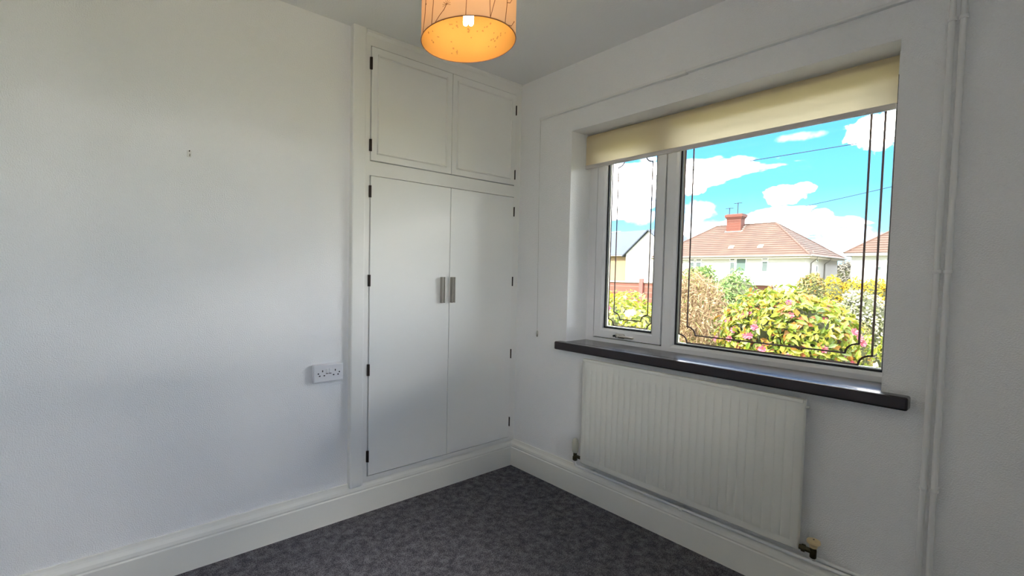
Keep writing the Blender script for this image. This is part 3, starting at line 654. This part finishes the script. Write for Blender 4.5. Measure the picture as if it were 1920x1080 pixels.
for yy_, hh in ((cy+.55, .62), (cy-.12, 1.02)):
    b = MB(); b.tube([(cx, yy_, 6.7), (cx, yy_, 6.86+hh)], .035, 6)
    b.tube([(cx, yy_-.32, 6.86+hh-.04), (cx, yy_+.32, 6.86+hh-.04)], .024, 6)
    for k in range(5): b.tube([(cx-.22, yy_-.28+.14*k, 6.86+hh-.04), (cx+.22, yy_-.28+.14*k, 6.86+hh-.04)], .008, 5)
    b.obj('aerial', MT['aerial'], chm)
for yv in (14.9, 12.75):
    xv = hx0+.85; zv = hze+.1+(5.92-hze-.1)*.85/4.2
    MB().add([(xv-.22, yv-.2, zv-.10), (xv-.22, yv+.2, zv-.10), (xv+.2, yv+.16, zv+.16), (xv+.2, yv-.16, zv+.16), (xv-.18, yv-.14, zv+.10), (xv-.18, yv+.14, zv+.10)], [(0, 1, 5, 4), (4, 5, 2, 3), (0, 4, 3), (1, 2, 5), (0, 3, 2, 1)]).obj('roof_vent', MT['mortar'], ro)
# --- neighbour to the right
h2 = thing('house', 'white rendered house with red-brown hipped roof, partly hidden by the window edge', 'house', (48, 2, gz(48)))
MB().box(44.0, 52.0, -3.5, 7.56, gz(46)-.3, 3.40).obj('walls', MT['render'], h2)
rf, Ec, Ra, Rb = hip_roof(44.0, 52.0, -3.5, 7.56, 3.44, 6.2, 3.4, 3.4, .38, 16)
ro2 = rf.obj('roof', MT['tile'], h2, False, False)
ridge_tiles([(Ra, Rb), (Ec[0], Ra), (Ec[1], Rb), (Ec[2], Rb), (Ec[3], Ra)], .085).obj('ridge_tiles', MT['tile'], ro2, True)
z = Ec[0].z; ge = MB(); ge.box(Ec[0].x-.02, Ec[0].x+.06, Ec[0].y, Ec[1].y, z-.24, z-.02); ge.box(Ec[1].x, Ec[2].x, Ec[1].y-.06, Ec[1].y+.02, z-.24, z-.02); ge.box(43.7, 52, -3.8, 7.86, z-.22, z-.18)
ge.obj('fascia', MT['gutter'], h2)
hwin(h2, 44.0, 5.9, 6.15, 1.9, 2.15)
# --- slate-roofed house to the left: gable wing and main block
h3 = thing('house', 'white gabled house with blue-grey slate roof beyond the brick garden wall', 'house', (54, 31, gz(54)))
ga = MB(); yl, yr_, ym, ze3, za3 = 30.06, 24.15, 27.1, 3.70, 6.50
ga.prism([(yl-.15, gz(50)-.4), (yr_+.15, gz(50)-.4), (yr_+.15, ze3+.1), (ym, za3-.08), (yl-.15, ze3+.1)], 'x', 50.3, 58); ga.obj('gable_wall', MT['render'], h3)
r3 = MB()
for ya in (yl+.25, yr_-.25):
    s = 1 if ya > ym else -1; slope = (za3-ze3)/abs(yl-ym); zo = za3-slope*abs(ya-ym)
    r3.prism([(ym, za3), (ya, zo), (ya, zo+.14), (ym, za3+.14)], 'x', 50.0, 58.2)
r3.obj('gable_roof', MT['slate'], h3)
MB().box(51.2, 57.6, 29.9, 41, gz(52)-.4, 3.70).obj('main_wall', MT['peach'], h3)
r4 = MB(); r4.prism([(50.7, 3.62), (50.7, 3.76), (54.4, 6.98), (58.1, 3.76), (58.1, 3.62), (54.4, 6.84)], 'y', 29.0, 41.3); r4.obj('main_roof', MT['slate'], h3)
MB().tube([(50.62, 30.2, 3.62), (50.62, 41.3, 3.62)], .07, 8).obj('gutter', MT['gutter'], h3, True)
hwin(h3, 51.2, 33.0, 34.2, 1.4, 2.9)
# --- brick garden wall with coping
gw = thing('garden_wall', 'low red brick garden wall in front of the slate-roofed house', 'wall', (15.3, 9, gz(15)))
MB().box(15.2, 15.43, 6.9, 15.0, gz(15)-.2, .93).obj('brickwork', MT['brick'], gw)
MB().cbox(15.16, 15.47, 6.85, 15.05, .93, .99, .01).obj('coping', MT['mortar'], gw)
MB().box(15.10, 15.2, 7.7, 7.85, gz(15)-.2, 1.10).obj('post', MT['reddoor'], gw)

# ================================================================== OVERHEAD CABLES
def cable(p, q, sag, label):
    p, q = Vector(p), Vector(q); pts = []
    for i in range(25): t = i/24; v = p.lerp(q, t); v.z -= sag*4*t*(1-t); pts.append(v)
    tag(MB().tube(pts, .019, 5).obj('overhead_cable', MT['cable']), label, 'cable')
cable((26, 26.0, 7.6), (26, -14.0, 7.7), .25, 'thin dark overhead cable crossing high above the houses')
cable((44.5, 15.0, 6.5), (30.0, 2.0, 6.1), .1, 'thin dark overhead cable running from the chimney')

# ================================================================== VEGETATION
def leaf_cloud(centers, normals, L, W, jit, seed, fold=.25, droop=.3, along=None):
    """numpy leaf mesh: 6 verts / 4 tris a leaf (folded along the midrib)"""
    r = np.random.default_rng(seed); N = len(centers)
    n = normals+r.normal(0, jit, (N, 3)); n /= np.linalg.norm(n, axis=1)[:, None]
    t = r.normal(0, 1, (N, 3)) if along is None else along+r.normal(0, .35, (N, 3))
    t[:, 2] -= droop; t -= n*(t*n).sum(1)[:, None]; t /= np.linalg.norm(t, axis=1)[:, None]
    s = np.cross(n, t); l = L*r.uniform(.7, 1.25, N)[:, None]; w_ = W*r.uniform(.75, 1.2, N)[:, None]
    v = np.stack([centers-t*l*.5, centers-t*l*.05+s*w_*.5+n*w_*fold, centers+t*l*.5-n*l*.08, centers-t*l*.05-s*w_*.5+n*w_*fold], 1)
    idx = np.arange(N)[:, None]*4
    f_ = np.concatenate([idx+[0, 2, 1], idx+[0, 3, 2]], 0)
    return v.reshape(-1, 3), f_
def npmesh(name, v, f_, m, smooth=False):
    me = bpy.data.meshes.new(name); k = f_.shape[1]
    me.vertices.add(len(v)); me.vertices.foreach_set('co', np.ascontiguousarray(v, dtype=np.float32).ravel())
    me.loops.add(f_.size); me.loops.foreach_set('vertex_index', np.ascontiguousarray(f_, dtype=np.int32).ravel())
    me.polygons.add(len(f_)); me.polygons.foreach_set('loop_start', np.arange(0, f_.size, k, dtype=np.int32))
    me.update(calc_edges=True); me.validate(); me.materials.append(m); return me
def shell(c, r, N, seed, inner=.72, lump=.12, low=-.9):
    """points and outward normals on a lumpy ellipsoid"""
    g_ = np.random.default_rng(seed); d = g_.normal(0, 1, (int(N*1.6), 3)); d /= np.linalg.norm(d, axis=1)[:, None]; d = d[d[:, 2] > low][:N]
    ph = g_.uniform(0, 6.28, 6)
    lp_ = 1+lump*(np.sin(5*d[:, 0]+ph[0])+np.sin(6*d[:, 1]+ph[1])+np.sin(5*d[:, 2]+ph[2])+.6*np.sin(11*d[:, 0]+ph[3]+4*d[:, 1]))/2
    rad = g_.uniform(inner, 1.0, len(d))**.6*lp_
    p = np.array(c)+d*np.array(r)*rad[:, None]; nn = d/np.array(r); nn /= np.linalg.norm(nn, axis=1)[:, None]
    return p, nn
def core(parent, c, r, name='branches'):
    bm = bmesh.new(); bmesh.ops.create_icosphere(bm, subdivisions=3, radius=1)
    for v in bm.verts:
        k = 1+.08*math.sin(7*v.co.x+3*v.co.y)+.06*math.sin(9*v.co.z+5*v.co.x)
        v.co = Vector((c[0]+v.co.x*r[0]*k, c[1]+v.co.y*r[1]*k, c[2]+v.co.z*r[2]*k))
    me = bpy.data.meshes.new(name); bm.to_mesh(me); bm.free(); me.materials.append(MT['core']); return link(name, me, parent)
def trunk(parent, c, zt, r=.03):
    b = MB(); g0 = gz(c[0])
    for k in range(3):
        a = k*2.1+c[0]; b.tube([(c[0]+.04*math.cos(a), c[1]+.04*math.sin(a), g0-.05), (c[0]+.10*math.cos(a), c[1]+.10*math.sin(a), (g0+zt)/2), (c[0]+.2*math.cos(a), c[1]+.2*math.sin(a), zt)], [r, r*.8, r*.5], 6)
    return b.obj('stems', MT['core'], parent)
def bush(name, label, cat, az, D, ztop, rx, ry, rz, N, L, W, m, seed, group=None, inner=.7, lump=.12, jit=.55, droop=.3, corek=.82):
    p0 = E(az, D); c = (p0.x, p0.y, ztop-rz)
    t = thing(name, label, cat, (p0.x, p0.y, gz(p0.x)), group)
    P, Nn = shell(c, (rx, ry, rz), N, seed, inner, lump)
    v, f_ = leaf_cloud(P, Nn, L, W, jit, seed+1, droop=droop)
    o_ = link('foliage', npmesh('foliage', v, f_, MT[m]), t); o_['kind'] = 'stuff'
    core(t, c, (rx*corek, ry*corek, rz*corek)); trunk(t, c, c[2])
    return t, c
# camellia: nearest, leaves and flowers can be told apart
t, c = bush('camellia_bush', 'large lime and orange leaved bush dotted with pink flowers outside the window', 'bush', 16.4, 7.6, 1.07, .76, .78, .86, 5200, .105, .05, 'camellia', 21, inner=.74, lump=.10, jit=.6)
lm = MB(); L_ = .118
lm.v = [(-.5*L_, 0, 0), (-.18*L_, .2*L_, .02), (.18*L_, .19*L_, .02), (.5*L_, 0, -.012), (.18*L_, -.19*L_, .02), (-.18*L_, -.2*L_, .02), (0, 0, .004)]
lm.f = [(0, 6, 1), (1, 6, 2), (2, 6, 3), (0, 5, 6), (5, 4, 6), (4, 3, 6)]
leaf_me = lm.mesh('leaf', MT['camellia'], False, False)
P, Nn = shell(c, (.76, .78, .86), 1600, 77, .97, .10)
tocam = np.array(CAM)-np.array(c); tocam /= np.linalg.norm(tocam)
sel = np.where((Nn@tocam > .12) & (P[:, 2] > .02))[0][:300]
def orient(nv, seed): 
    q_ = Vector(nv).to_track_quat('Z', 'X'); return q_ @ Matrix.Rotation(random.uniform(0, 6.28), 3, 'Z').to_quaternion()
for i in sel:
    o_ = bpy.data.objects.new('leaf', leaf_me); C.objects.link(o_); o_.parent = t
    nv = Nn[i]+rng.normal(0, .4, 3); o_.location = Vector(P[i]+Nn[i]*.015)-t.location
    o_.rotation_mode = 'QUATERNION'; o_.rotation_quaternion = orient(nv, i); s = random.uniform(.75, 1.2); o_.scale = (s, s, s)
def flower_mesh(name, m, r):
    b = MB()
    for ringn, rr, tilt in ((7, r, .35), (5, r*.65, .9)):
        for k in range(ringn):
            a = 2*math.pi*k/ringn+ringn; d = Vector((math.cos(a), math.sin(a), 0)); s = Vector((-d.y, d.x, 0)); u = Vector((0, 0, 1))
            b.add([Vector((0, 0, 0)), d*rr*.6+s*rr*.38+u*rr*tilt*.5, d*rr+u*rr*tilt, d*rr*.6-s*rr*.38+u*rr*tilt*.5], [(0, 1, 2, 3)])
    return b.mesh(name, m, False, False)
pink_me = flower_mesh('flower', MT['pink'], .048); white_me = flower_mesh('flower', MT['white'], .045)
sel = np.where((Nn@tocam > .15) & (P[:, 2] > .02))[0][300:327]
for i in sel:
    o_ = bpy.data.objects.new('flower', pink_me); C.objects.link(o_); o_.parent = t
    o_.location = Vector(P[i]+Nn[i]*.03)-t.location; o_.rotation_mode = 'QUATERNION'; o_.rotation_quaternion = orient(Nn[i]+tocam*.5, i)
# bush seen through the opening light
t2, c2 = bush('flowering_bush', 'yellow-green bush with a few pink and two white flowers outside the small pane', 'bush', 31.6, 6.6, .96, .72, .72, .80, 4200, .085, .04, 'lime', 31, jit=.6)
P2, N2 = shell(c2, (.72, .72, .80), 600, 78, .98, .12); tc2 = np.array(CAM)-np.array(c2); tc2 /= np.linalg.norm(tc2)
sel2 = np.where((N2@tc2 > .3) & (P2[:, 2] > .2))[0][:9]
for i in sel2:
    o_ = bpy.data.objects.new('flower', pink_me); C.objects.link(o_); o_.parent = t2
    o_.location = Vector(P2[i]+N2[i]*.03)-t2.location; o_.rotation_mode = 'QUATERNION'; o_.rotation_quaternion = orient(N2[i]+tc2*.5, i)
for az, tn in ((30.95, -.076), (30.55, -.074)):
    o_ = bpy.data.objects.new('flower', white_me); C.objects.link(o_); o_.parent = t2
    pw = E(az, 5.85, CAM.z+tn*5.85); o_.location = pw-t2.location; o_.rotation_mode = 'QUATERNION'; o_.rotation_quaternion = Vector(tc2).to_track_quat('Z', 'X')
# dry twiggy shrub
p0 = E(24.2, 9.2); t = thing('dry_shrub', 'dry brown twiggy shrub beside the bushy conifers', 'shrub', (p0.x, p0.y, GZ))
r = np.random.default_rng(5); N = 2600
P, Nn = shell((p0.x, p0.y, .42), (.52, .52, .90), N, 91, .55, .14, -.95)
v, f_ = leaf_cloud(P, Nn, .20, .012, .9, 92, droop=-.6); f2 = link('twigs', npmesh('twigs', v, f_, MT['drytwig']), t); f2['kind'] = 'stuff'
P, Nn = shell((p0.x, p0.y, .42), (.50, .50, .88), 1800, 93, .5, .14, -.95)
v, f_ = leaf_cloud(P, Nn, .06, .03, .9, 94); f2 = link('dead_leaves', npmesh('dead_leaves', v, f_, MT['drytwig']), t); f2['kind'] = 'stuff'
b = MB()
for k in range(46):
    a = r.uniform(0, 6.28); rr = r.uniform(.1, .46); b.tube([(p0.x+.08*math.cos(a), p0.y+.08*math.sin(a), GZ-.04), (p0.x+rr*.55*math.cos(a), p0.y+rr*.55*math.sin(a), .4), (p0.x+rr*math.cos(a), p0.y+rr*math.sin(a), r.uniform(.8, 1.28))], [.014, .009, .004], 5)
b.obj('stems', MT['stem'], t)
# conifers, round shrub, yellow hedge, white blossom, far trees
bush('conifer', 'small bright green conifer behind the dry shrub', 'conifer', 24.0, 12.6, 1.60, .42, .42, 1.0, 3600, .10, .035, 'conifer', 41, jit=.7, droop=-.4, lump=.16)
bush('conifer', 'broad rounded green conifer between the dry shrub and the flowering bush', 'conifer', 20.9, 10.6, 1.37, .50, .56, .95, 4600, .085, .03, 'conifer', 43, jit=.7, droop=-.3, lump=.14)
bush('round_shrub', 'small round olive shrub at the end of the yellow hedge', 'shrub', 14.6, 13.5, 1.36, .33, .33, .8, 2400, .075, .035, 'olive', 45, lump=.08)
th = thing('flowering_hedge', 'long hedge covered in bright yellow blossom', 'hedge', (*E(10.5, 16.0)[:2], gz(14)))
PP, NN = [], []
for k, az in enumerate((13.0, 11.6, 10.2, 8.8, 7.4)):
    q0 = E(az, 16.2); p_, n_ = shell((q0.x, q0.y, .52), (.34, .36, .74), 1500, 50+k, .75, .08); PP.append(p_); NN.append(n_); core(th, (q0.x, q0.y, .5), (.28, .31, .64))
v, f_ = leaf_cloud(np.concatenate(PP), np.concatenate(NN), .07, .035, .7, 60); fo = link('foliage', npmesh('foliage', v, f_, MT['yellow']), th); fo['kind'] = 'stuff'
bush('blossom_shrub', 'loose shrub with small white blossom in front of the yellow hedge', 'shrub', 10.9, 10.4, 1.04, .44, .42, .66, 3000, .06, .035, 'blossom', 65, lump=.14, inner=.55)
bush('brown_shrub', 'dull grey-brown shrub below the white blossom', 'shrub', 11.3, 9.5, .60, .20, .22, .52, 1500, .05, .025, 'olive', 67, lump=.12)
bush('low_plant', 'low lime green ground-cover clump behind the pale path', 'plant', 10.2, 13.0, .10, .75, .85, .45, 1800, .08, .04, 'lime', 71, lump=.14)
bush('low_plant', 'bright green leafy clump beside the grey-brown shrub', 'plant', 8.6, 8.8, .62, .16, .16, .48, 700, .08, .04, 'lime', 73, lump=.1)
bush('far_tree', 'hazy bare-twigged tree in the gap between the houses', 'tree', 12.3, 85, 3.5, 1.6, 2.2, 3.2, 2600, .5, .16, 'haze', 81, lump=.1)
